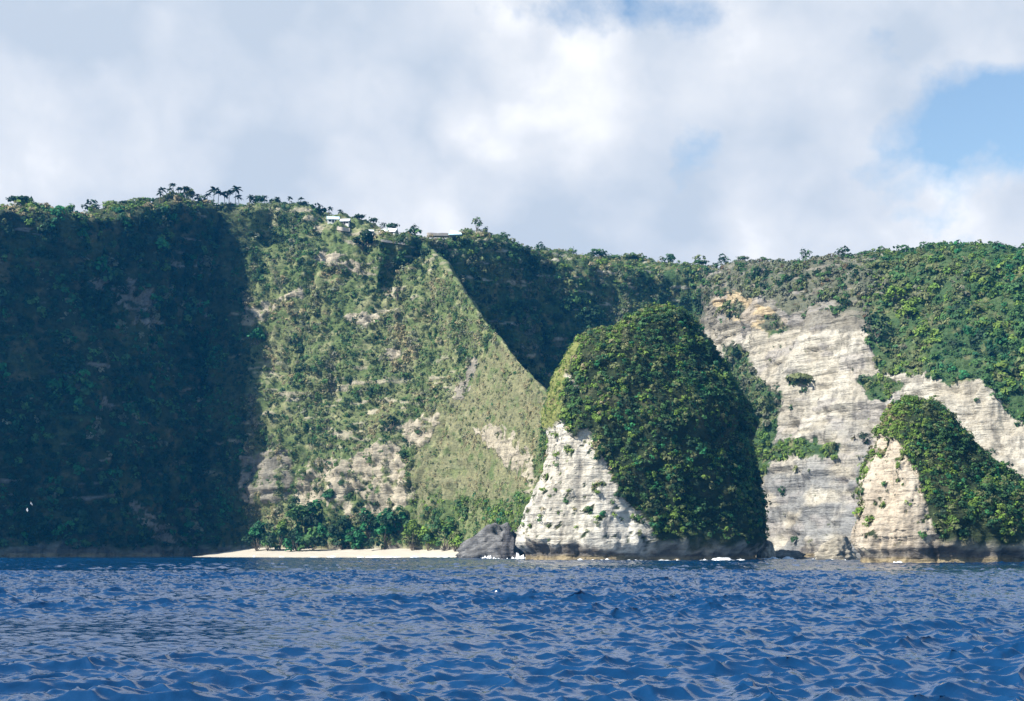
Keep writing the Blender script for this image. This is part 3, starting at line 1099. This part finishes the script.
# broad trees along the cliff tops: px, D, y of top, width px, palette, umbrella, label
RIM = [
    (20, 742, 196, 24, ['dark'], True, 'dark umbrella shaped tree at the far left of the cliff top'),
    (45, 748, 206, 14, ['mid', 'dark'], False, 'small round bush tree right of the far left umbrella tree'),
    (62, 756, 206, 16, ['mid', 'olive'], False, 'low light green tree on the lit left rim'),
    (91, 772, 201, 17, ['dark'], False, 'dark round tree in the middle of the lit left rim'),
    (110, 778, 207, 16, ['olive', 'lime'], False, 'pale green bush tree right of the dark round rim tree'),
    (126, 782, 202, 15, ['dark', 'mid'], False, 'dark spreading tree left of the crest palms'),
    (141, 786, 199, 15, ['olive', 'lime'], False, 'yellow green tree just left of the crest palms'),
    (170, 794, 192, 14, ['olive', 'mid'], False, 'light green tree under the tallest crest palms'),
    (200, 806, 196, 12, ['dark', 'mid'], False, 'low dark tree between the crest palm clumps'),
    (258, 836, 197, 16, ['mid', 'dark'], False, 'rounded green tree on the crest right of the palms'),
    (274, 838, 199, 13, ['dark'], False, 'dark narrow tree on the crest of the bay face'),
    (304, 836, 203, 14, ['dark', 'mid'], False, 'dark bushy tree above the middle of the bay face'),
    (318, 832, 206, 18, ['dark'], False, 'wide dark tree left of the white roofed houses'),
    (359, 826, 217, 14, ['dark'], True, 'dark flat topped tree right of the second white house'),
    (375, 824, 218, 10, ['dark'], True, 'small dark flat topped tree behind the little hut'),
    (383, 822, 223, 7, ['dark'], False, 'small dark tree left of the large white roof'),
    (393, 822, 223, 15, ['dark', 'mid'], True, 'dark domed tree right behind the large white roof'),
    (413, 815, 229, 18, ['dark', 'mid'], False, 'big dark bush at the top end of the ridge'),
    (416, 822, 224, 8, ['dark'], True, 'thin flat topped tree behind the big ridge bush'),
    (476, 832, 218, 13, ['grey', 'mid'], False, 'lone grey green tree standing alone on the skyline'),
    (485, 838, 228, 6, ['dark'], False, 'tiny dark bush right of the lone skyline tree'),
    (506, 845, 233, 9, ['dark', 'mid'], False, 'small dark tree down the slope from the lone skyline tree'),
    (540, 862, 244, 13, ['dark', 'mid'], False, 'dark tree at the corner of the shadowed far wall'),
    (573, 905, 248, 9, ['dark', 'mid'], False, 'small dark tree on the far rim near the shadowed corner'),
    (598, 915, 250, 20, ['mid', 'dark'], False, 'wide green tree on the left of the far rim'),
    (632, 918, 254, 20, ['mid', 'olive'], False, 'wide light green tree on the far rim above the tall stack'),
    (668, 918, 255, 16, ['mid', 'grey'], False, 'rounded tree on the far rim right of the stack summit'),
    (700, 915, 256, 18, ['mid', 'olive'], False, 'light green tree above the dark notch of the far rim'),
    (722, 888, 256, 17, ['mid', 'dark'], False, 'rounded tree just right of the dark rim notch'),
    (742, 862, 258, 12, ['grey', 'mid'], False, 'greyish small tree on the rim above the yellow scar'),
    (763, 842, 257, 11, ['mid', 'grey'], False, 'small round tree on the rim above the pale cliff centre'),
    (778, 832, 259, 10, ['dark', 'grey'], False, 'low dark tree left of the tall rim tree'),
    (806, 812, 250, 11, ['mid', 'dark'], False, 'tall tree standing out on the rim above the pale cliff'),
    (818, 808, 256, 13, ['dark'], True, 'low dark flat tree right of the tall rim tree'),
    (843, 790, 248, 17, ['dark', 'mid'], False, 'larger dark tree on the rim at the edge of the green east slope'),
    (870, 778, 252, 17, ['mid', 'dark'], False, 'green tree on the skyline left part of the east slope'),
    (905, 772, 247, 18, ['mid', 'emer'], False, 'rounded green tree on the skyline mid east slope'),
    (940, 752, 245, 20, ['mid', 'dark'], False, 'wide tree on the skyline before the highest east point'),
    (967, 745, 243, 20, ['mid', 'emer'], False, 'tree on the highest point of the east skyline'),
    (1005, 732, 247, 20, ['dark', 'mid'], False, 'dark tree at the right end of the east skyline')]
for (px, D, yt, w, pal, um, lab) in RIM:
    p = spot(px, D, .5)
    hh = np.clip(h_to(p, yt), 3.0, 11)
    broadleaf(lab, p, hh, max(w / F * D, 2.5), pal, 'trees along the cliff tops', .38 if um else .25, um, 190, 'tree', .8 if px == 476 else 1.0)

# trees behind the beach
BT = [(256, 742, 521, 20, ['dark', 'emer'], 'dark round tree at the left end of the beach grove'),
      (268, 736, 532, 17, ['mid', 'dark'], 'low green tree second from the left in the beach grove'),
      (281, 742, 519, 17, ['lime', 'mid'], 'yellow green tree left of the tallest beach trees'),
      (293, 745, 505, 18, ['mid', 'emer'], 'tall green tree on the left of the beach grove'),
      (304, 748, 492, 20, ['mid', 'dark'], 'tallest tree at the back of the beach grove, under the pale rock'),
      (317, 742, 500, 20, ['dark', 'emer'], 'dark tall tree right of the tallest beach tree'),
      (297, 730, 530, 20, ['emer', 'dark'], 'rounded front tree below the tallest beach trees'),
      (313, 726, 532, 22, ['dark', 'mid'], 'wide dark front tree reaching out over the sand'),
      (329, 736, 515, 16, ['emer', 'mid'], 'bright green tree in the middle of the beach grove'),
      (343, 728, 517, 22, ['emer', 'dark'], 'rounded tree right of the middle of the beach grove'),
      (357, 722, 526, 20, ['dark', 'emer'], 'shaded dark tree behind the pale trunked one'),
      (371, 722, 507, 18, ['dark', 'emer'], 'tall dark tree under the pale rock patch'),
      (383, 714, 517, 22, ['emer', 'dark'], 'broad dark tree on the right of the beach grove'),
      (398, 712, 511, 20, ['mid', 'emer'], 'green tree at the foot of the spur by the beach'),
      (412, 700, 522, 18, ['lime', 'olive'], 'yellow green bushy tree at the foot of the ridge'),
      (428, 694, 528, 20, ['mid', 'lime'], 'light green tree above the right part of the beach'),
      (444, 684, 520, 20, ['mid', 'lime'], 'bright bush tree left of the grey beach rock'),
      (455, 676, 534, 16, ['olive', 'lime'], 'low olive bush beside the grey beach rock')]
for (px, D, yt, w, pal, lab) in BT:
    p = spot(px, D, .4)
    hh = np.clip(h_to(p, yt), 5, 24)
    broadleaf(lab, p, hh, w / F * D * 1.05, pal, 'trees behind the beach', .03, False, 760, 'tree')

# noticeable trees and bushes on the slopes
SL = [(893, 296, 19, 17, 'lime', SC, 'bright lime green bush on the upper east slope'),
      (908, 313, 26, 16, 'lime', SC, 'wide yellow green bush below the lime one on the east slope'),
      (878, 330, 24, 30, 'dark', SC, 'big dark tree at the edge of the pale cliff on the east slope'),
      (906, 296, 12, 16, 'dark', SC, 'dark bush right of the lime green bush'),
      (256, 340, 20, 20, 'emer', SB, 'emerald tree beside the shadow edge on the bay face'),
      (397, 292, 10, 26, 'dark', SB, 'tall dark narrow tree near the top of the ridge'),
      (362, 243, 24, 18, 'dark', SB, 'dark tree clump just under the cliff top houses'),
      (392, 425, 14, 22, 'dark', SB, 'dark tree beside the pale rocks low on the bay face'),
      (404, 455, 12, 14, 'mid', SB, 'green tree under the pale rock ledge of the bay face'),
      (800, 379, 26, 9, 'olive', SC, 'flat green bush on a ledge high on the pale cliff'),
      (865, 440, 12, 14, 'dark', SC, 'small dark bush on the pale cliff left of the smaller stack')]
BVS = {}
for (px, py, w, hgt, pal, S, lab) in SL:
    if id(S) not in BVS:
        BVS[id(S)] = BVHTree.FromPolygons(S.V.tolist(), S.Q.tolist())
    dvec = Vector(((px - 512) / F, 1, (HZ - (py + hgt * .45)) / F)).normalized()
    hit = BVS[id(S)].ray_cast(Vector((0, 0, HC)), dvec)
    if not hit[0]:
        continue
    D = hit[0].y
    broadleaf(lab, np.array(hit[0]) + np.array([0, .4, 0]), hgt / F * D, w / F * D, [pal], None, .15, False, 300, 'tree' if 'tree' in lab else 'bush', 1, 'tree' if 'tree' in lab else 'bush')


# ================================================================== cliff top houses
def boxq(x0, x1, y0, y1, z0, z1):
    V = np.array([(x0, y0, z0), (x1, y0, z0), (x1, y1, z0), (x0, y1, z0), (x0, y0, z1), (x1, y0, z1), (x1, y1, z1), (x0, y1, z1)], float)
    Q = np.array([(0, 3, 2, 1), (4, 5, 6, 7), (0, 1, 5, 4), (1, 2, 6, 5), (2, 3, 7, 6), (3, 0, 4, 7)])
    return V, Q


def house(label, px, D, w, d, hw, hr, roofm, rz=0.0, dy=0.0):
    p = spot(px, D, 0)
    p[2] += dy
    root = empty('house', p, label, 'house', 'houses on the cliff top', rz)
    v, q = join([boxq(-w / 2, w / 2, -d / 2, d / 2, -2.5, hw)])
    mesh_np('wall', v, q, M_WALL, root, False)
    e = .6
    t = .14
    prof = np.array([(-d / 2 - e, hw - .05), (0, hw + hr), (d / 2 + e, hw - .05), (d / 2 + e, hw - .05 + t), (0, hw + hr + t), (-d / 2 - e, hw - .05 + t)])
    V = np.array([(x, a, b) for x in (-w / 2 - e, w / 2 + e) for a, b in prof])
    Q = [(0, 6, 7, 1), (1, 7, 8, 2), (3, 9, 10, 4), (4, 10, 11, 5), (2, 8, 9, 3), (5, 11, 6, 0), (0, 1, 4, 5), (1, 2, 3, 4), (11, 10, 7, 6), (10, 9, 8, 7)]
    mesh_np('roof', V, np.array(Q), roofm, root, False)
    v, q = boxq(-.5, .5, -d / 2 - .06, -d / 2 + .1, 0, min(2.1, hw - .2))
    mesh_np('door', v, q, M_DARK, root, False)
    for k, sx in enumerate((-.3, .3)):
        v, q = boxq(sx * w - .7, sx * w + .7, -d / 2 - .05, -d / 2 + .1, hw * .35, hw * .8)
        mesh_np('window', v, q, M_DARK, root, False)
    return root


house('white roofed house, leftmost of the cliff top houses', 333, 814, 6.2, 6, 1.9, 2.3, M_ROOFB, .15, -1.6)
house('small white roofed house second from the left on the cliff top', 345.5, 812, 4.6, 5, 1.9, 1.9, M_ROOFW, -.1, -1.2)
house('little pale hut between the trees on the cliff top', 369.5, 806, 4.0, 3.6, 2.0, 1.2, M_ROOFW, .1, .2)
house('largest cliff top house with a long white roof', 389, 805, 8.6, 6.5, 2.1, 2.6, M_ROOFW, -.2, .5)


def wall_bank(label, px0, px1, y0, D0, D1, hgt, name='retaining_wall', mat=None, thick=1.2, drop=3):
    n = 24
    px = np.linspace(px0, px1, n)
    D = np.linspace(D0, D1, n)
    parts = []
    V = []
    for k in range(n):
        yy = y0[0] + (y0[1] - y0[0]) * k / (n - 1)
        hit = BV.ray_cast(Vector((0, 0, HC)), Vector(((px[k] - 512) / F, 1, (HZ - yy - 4) / F)).normalized())
        dd = min(hit[0].y + .3, D[k] + 40) if hit[0] else D[k]
        dl = dd if k == 0 else .6 * dl + .4 * dd
        c = P(px[k], yy, dl)
        jz = .12 * math.sin(k * .6) + .06 * rng.normal()
        for (dy, dz) in ((-thick, -hgt - drop), (-thick * .8, jz), (thick, jz), (thick, -hgt - drop)):
            V.append(c + np.array([0, dy, dz]))
    V = np.array(V)
    c0 = V.mean(0)
    Q = []
    for k in range(n - 1):
        for j in range(4):
            a, b = k * 4 + j, k * 4 + (j + 1) % 4
            Q.append((a, a + 4, b + 4, b))
    Q += [(0, 1, 2, 3), (4 * n - 1, 4 * n - 2, 4 * n - 3, 4 * n - 4)]
    o = mesh_np(name, V - c0, np.array(Q), mat or M_STONE, None, False)
    o.location = [float(v) for v in c0]
    return tag(o, label, 'wall')


wall_bank('pale stepped stone terrace wall below the long white roof', 381, 410, (239.5, 243.5), 790, 788, .7, 'retaining_wall', None, .9, .6)
wall_bank('long pale earth bank wall left of the blue canvas tent', 427, 457, (233.5, 234.0), 806, 817, .9, 'retaining_wall', None, 2.5, .8)
wall_bank('short ochre bank wall below the leftmost white houses', 337, 350, (226.5, 228.5), 803, 801, 1.0, 'retaining_wall', None, 1.0, 1.2)

# canvas tent
p = P(454.5, 234.3, 812)
root = empty('tent', p, 'pale blue canvas tent on the skyline left of the lone tree', 'tent')
V = np.array([(-3.6, -2, -.6), (-2.2, 0, 2.6), (3.6, 0, 1.3), (4.4, -2.2, -.4), (-3.8, 2, -.6), (4.2, 2.2, -.4)], float)
Q = [(0, 3, 2, 1), (1, 2, 5, 4)]
mesh_np('canvas', np.concatenate([V, V + np.array([0, 0, -.06])]), np.array(Q + [(7, 8, 9, 6), (10, 11, 8, 7)]), M_CANVAS, root, False)
for xx, zz in ((-2.2, 2.55), (3.5, 1.25)):
    v, q = tube([(xx, 0, -3.0), (xx, 0, zz * .5), (xx, 0, zz - .06)], [.06, .06, .05], 6)
    mesh_np('pole', v, q, M_BARK, root)


# ================================================================== gulls
def gull(label, px, py, D, rz, bank):
    c = P(px, py, D)
    n = 12
    s = np.linspace(-.42, .45, n)
    r = .115 * np.sqrt(np.clip(1 - (s / .46) ** 2, .01, 1)) * (1 - .25 * (s > 0) * s)
    bv, bq = tube(np.stack([s, 0 * s, .02 * np.sin(s * 4)], 1), r, 10)
    parts = [(bv, bq)]
    for sg in (-1, 1):
        ys = np.array([.05, .32, .62, 1.0])
        zs = np.array([.05, .20, .22, .10])
        le = np.array([-.17, -.22, -.12, .10])
        te = np.array([.15, .12, .13, .14])
        V = []
        for k in range(4):
            V += [(le[k], sg * ys[k], zs[k] - .012), (te[k], sg * ys[k], zs[k] - .012), (te[k], sg * ys[k], zs[k]), (le[k], sg * ys[k], zs[k] + .02)]
        Q = []
        for k in range(3):
            for j in range(4):
                a, b = 4 * k + j, 4 * k + (j + 1) % 4
                Q.append((a, a + 4, b + 4, b))
        Q.append((12, 13, 14, 15))
        parts.append((np.array(V), np.array(Q)))
    V = np.array([(.36, -.05, 0), (.62, -.13, 0), (.62, .13, 0), (.36, .05, 0), (.36, -.05, .025), (.62, -.13, .015), (.62, .13, .015), (.36, .05, .025)])
    parts.append((V, boxq(0, 1, 0, 1, 0, 1)[1]))
    v, q = join(parts)
    o = mesh_np('seabird', v, q, M_BIRD)
    o.location = [float(t) for t in c]
    o.rotation_euler = (bank, .1, rz)
    tag(o, label, 'bird', 'white seabirds gliding before the dark headland')


gull('lower left of two white seabirds gliding before the dark headland', 27.2, 510, 560, .5, .9)
gull('upper right of two white seabirds gliding before the dark headland', 31.2, 503.8, 560, .9, .8)

# ================================================================== sky
w = bpy.data.worlds.new('World')
scene.world = w
w.use_nodes = True
t = w.node_tree
for nd in list(t.nodes):
    t.nodes.remove(nd)


def wn(typ, **kw):
    nd = t.nodes.new(typ)
    for k, v in kw.items():
        setattr(nd, k, v)
    return nd


out = wn('ShaderNodeOutputWorld')
bg = wn('ShaderNodeBackground')
STR = .1
bg.inputs['Strength'].default_value = STR
t.links.new(bg.outputs[0], out.inputs['Surface'])
sky = wn('ShaderNodeTexSky', sky_type='NISHITA')
sky.sun_disc = False
sky.sun_elevation = R(SUN_EL)
sky.sun_rotation = R(180 + SUN_AZ)
sky.air_density = 1.3
sky.dust_density = .6
sky.ozone_density = 2.5
tc = wn('ShaderNodeTexCoord')


def vmul(src, v):
    nd = wn('ShaderNodeVectorMath', operation='MULTIPLY')
    nd.inputs[1].default_value = v
    t.links.new(src, nd.inputs[0])
    return nd.outputs[0]


def wnoise(src, scale, det, rough, dist=0.0):
    nd = wn('ShaderNodeTexNoise')
    nd.inputs['Scale'].default_value = scale
    nd.inputs['Detail'].default_value = det
    nd.inputs['Roughness'].default_value = rough
    nd.inputs['Distortion'].default_value = dist
    t.links.new(src, nd.inputs['Vector'])
    return nd.outputs['Fac']


def wmath(op, a, b=None, clamp=False):
    nd = wn('ShaderNodeMath', operation=op, use_clamp=clamp)
    for k, v in enumerate((a, b)):
        if v is None:
            continue
        if isinstance(v, (int, float)):
            nd.inputs[k].default_value = v
        else:
            t.links.new(v, nd.inputs[k])
    return nd.outputs[0]


def wramp(fac, stops):
    r = wn('ShaderNodeValToRGB')
    els = r.color_ramp.elements
    for k, (p, c) in enumerate(stops):
        e = els[k] if k < 2 else els.new(p)
        e.position = p
        e.color = (*c, 1)
    t.links.new(fac, r.inputs[0])
    return r.outputs[0]


def hole(px, py, rad_x, rad_y):
    """a gap in the cloud round one direction of the sky (smooth 1 -> 0)"""
    d = Vector(((px - 512) / F, 1, (HZ - py) / F)).normalized()
    sb = wn('ShaderNodeVectorMath', operation='SUBTRACT')
    t.links.new(tc.outputs['Generated'], sb.inputs[0])
    sb.inputs[1].default_value = d
    sc_ = vmul(sb.outputs[0], (F / rad_x, F / rad_x, F / rad_y))
    ln = wn('ShaderNodeVectorMath', operation='LENGTH')
    t.links.new(sc_, ln.inputs[0])
    mr = wn('ShaderNodeMapRange', interpolation_type='SMOOTHSTEP')
    mr.inputs['From Min'].default_value = 0
    mr.inputs['From Max'].default_value = 1
    mr.inputs['To Min'].default_value = 1
    mr.inputs['To Max'].default_value = 0
    t.links.new(ln.outputs['Value'], mr.inputs['Value'])
    return mr.outputs[0]


gen = tc.outputs['Generated']
v1 = vmul(gen, (1, 1, 1.15))
cover = wnoise(v1, 5.6, 10, .60, .15)
holes = wmath('ADD', wmath('MULTIPLY', hole(1005, 112, 165, 90), .40), wmath('MULTIPLY', hole(600, 15, 190, 75), .17))
holes = wmath('ADD', holes, wmath('MULTIPLY', hole(900, 30, 80, 60), .12))
hp = wn('ShaderNodeSeparateXYZ')
t.links.new(gen, hp.inputs[0])
zen = wn('ShaderNodeMapRange', interpolation_type='SMOOTHSTEP')  # out-of-view cloud overhead thinned for darker, bluer shadows
zen.inputs['From Min'].default_value = .40
zen.inputs['From Max'].default_value = .74
zen.inputs['To Min'].default_value = 0
zen.inputs['To Max'].default_value = .5
t.links.new(hp.outputs['Z'], zen.inputs['Value'])
back = wn('ShaderNodeMapRange', interpolation_type='SMOOTHSTEP')      # unseen cloud behind the viewer thinned on purpose to deepen the shadows
back.inputs['From Min'].default_value = .60
back.inputs['From Max'].default_value = .10
back.inputs['To Min'].default_value = 0
back.inputs['To Max'].default_value = .45
t.links.new(hp.outputs['Y'], back.inputs['Value'])
cv = wmath('SUBTRACT', wmath('SUBTRACT', wmath('SUBTRACT', wmath('ADD', cover, .16), holes), zen.outputs[0]), back.outputs[0])
mask = wramp(cv, [(.41, (0, 0, 0)), (.53, (1, 1, 1))])
# cloud brightness: noise gives brighter puffs and greyer tones between them
v2 = vmul(gen, (1, 1, 1.2))
wq = wn('ShaderNodeTexNoise')
wq.inputs['Scale'].default_value = 9.0
wq.inputs['Detail'].default_value = 5
t.links.new(v2, wq.inputs['Vector'])
ws = wn('ShaderNodeVectorMath', operation='SCALE')
ws.inputs['Scale'].default_value = .16
t.links.new(wq.outputs['Color'], ws.inputs[0])
wa = wn('ShaderNodeVectorMath', operation='ADD')
t.links.new(v2, wa.inputs[0])
t.links.new(ws.outputs[0], wa.inputs[1])
bl = wn('ShaderNodeTexVoronoi', feature='F1')
bl.inputs['Scale'].default_value = 8.5
bl.inputs['Detail'].default_value = 1.0
bl.inputs['Roughness'].default_value = .45
t.links.new(wa.outputs[0], bl.inputs['Vector'])
billow = wmath('SUBTRACT', 1.12, bl.outputs['Distance'])
puff = wnoise(v2, 7.5, 9, .55, .15)
big = wnoise(v1, 3.2, 3, .5)
fine = wnoise(v2, 15.0, 9, .55, .15)
pb = wmath('ADD', wmath('ADD', wmath('MULTIPLY', puff, .38), wmath('MULTIPLY', big, .30)), wmath('ADD', wmath('MULTIPLY', fine, .12), wmath('MULTIPLY', billow, .20)))
K = 1 / STR
cl = wramp(pb, [(.385, (.365, .415, .485)), (.455, (.44, .475, .53)), (.525, (.52, .54, .575)), (.60, (.67, .67, .685))])
clk = wn('ShaderNodeVectorMath', operation='SCALE')
clk.inputs['Scale'].default_value = K
t.links.new(cl, clk.inputs[0])
mx = wn('ShaderNodeMix', data_type='RGBA')
t.links.new(mask, mx.inputs[0])
t.links.new(sky.outputs[0], mx.inputs[6])
t.links.new(clk.outputs[0], mx.inputs[7])
t.links.new(mx.outputs[2], bg.inputs['Color'])

# ================================================================== sun, haze, camera
sd = bpy.data.lights.new('sun', 'SUN')
sd.energy = 5.0
sd.angle = R(.5)
sd.color = (1, .95, .85)
so = bpy.data.objects.new('sun', sd)
COL.objects.link(so)
dirv = Vector((-math.sin(R(SUN_AZ)) * math.cos(R(SUN_EL)), -math.cos(R(SUN_AZ)) * math.cos(R(SUN_EL)), math.sin(R(SUN_EL))))
so.rotation_euler = dirv.to_track_quat('Z', 'Y').to_euler()
so.location = (-300, -200, 500)

HAZE = 0.0001  # blue air added to turn the shadows blue
if HAZE:
    v, q = boxq(-1800, 1800, -1800, 1800, -30, 260)
    hz = mesh_np('haze', v, q, None, None, False)
    tag(hz, 'thin blue haze added to tint the shadows', 'haze', kind='stuff')
    hm = bpy.data.materials.new('haze_air')
    hm.use_nodes = True
    ht = hm.node_tree
    for nd in list(ht.nodes):
        ht.nodes.remove(nd)
    ho = ht.nodes.new('ShaderNodeOutputMaterial')
    pv = ht.nodes.new('ShaderNodeVolumePrincipled')
    pv.inputs['Color'].default_value = (.03, .40, 1.0, 1)
    pv.inputs['Density'].default_value = HAZE
    pv.inputs['Anisotropy'].default_value = .2
    ht.links.new(pv.outputs[0], ho.inputs['Volume'])
    hz.data.materials.append(hm)

cam = bpy.data.cameras.new('camera')
cam.sensor_width = 36
cam.lens = F / 1024 * 36
cam.shift_y = (HZ - 350.5) / 1024
cam.clip_start = .1
cam.clip_end = 6000
co = bpy.data.objects.new('camera', cam)
COL.objects.link(co)
co.location = (0, 0, HC)
co.rotation_euler = (R(90), 0, 0)
scene.camera = co

scene.view_settings.view_transform = 'Standard'
scene.view_settings.look = 'None'
scene.view_settings.exposure = .75
scene.view_settings.gamma = 1
scene.cycles.use_denoising = True
scene.cycles.max_bounces = 6
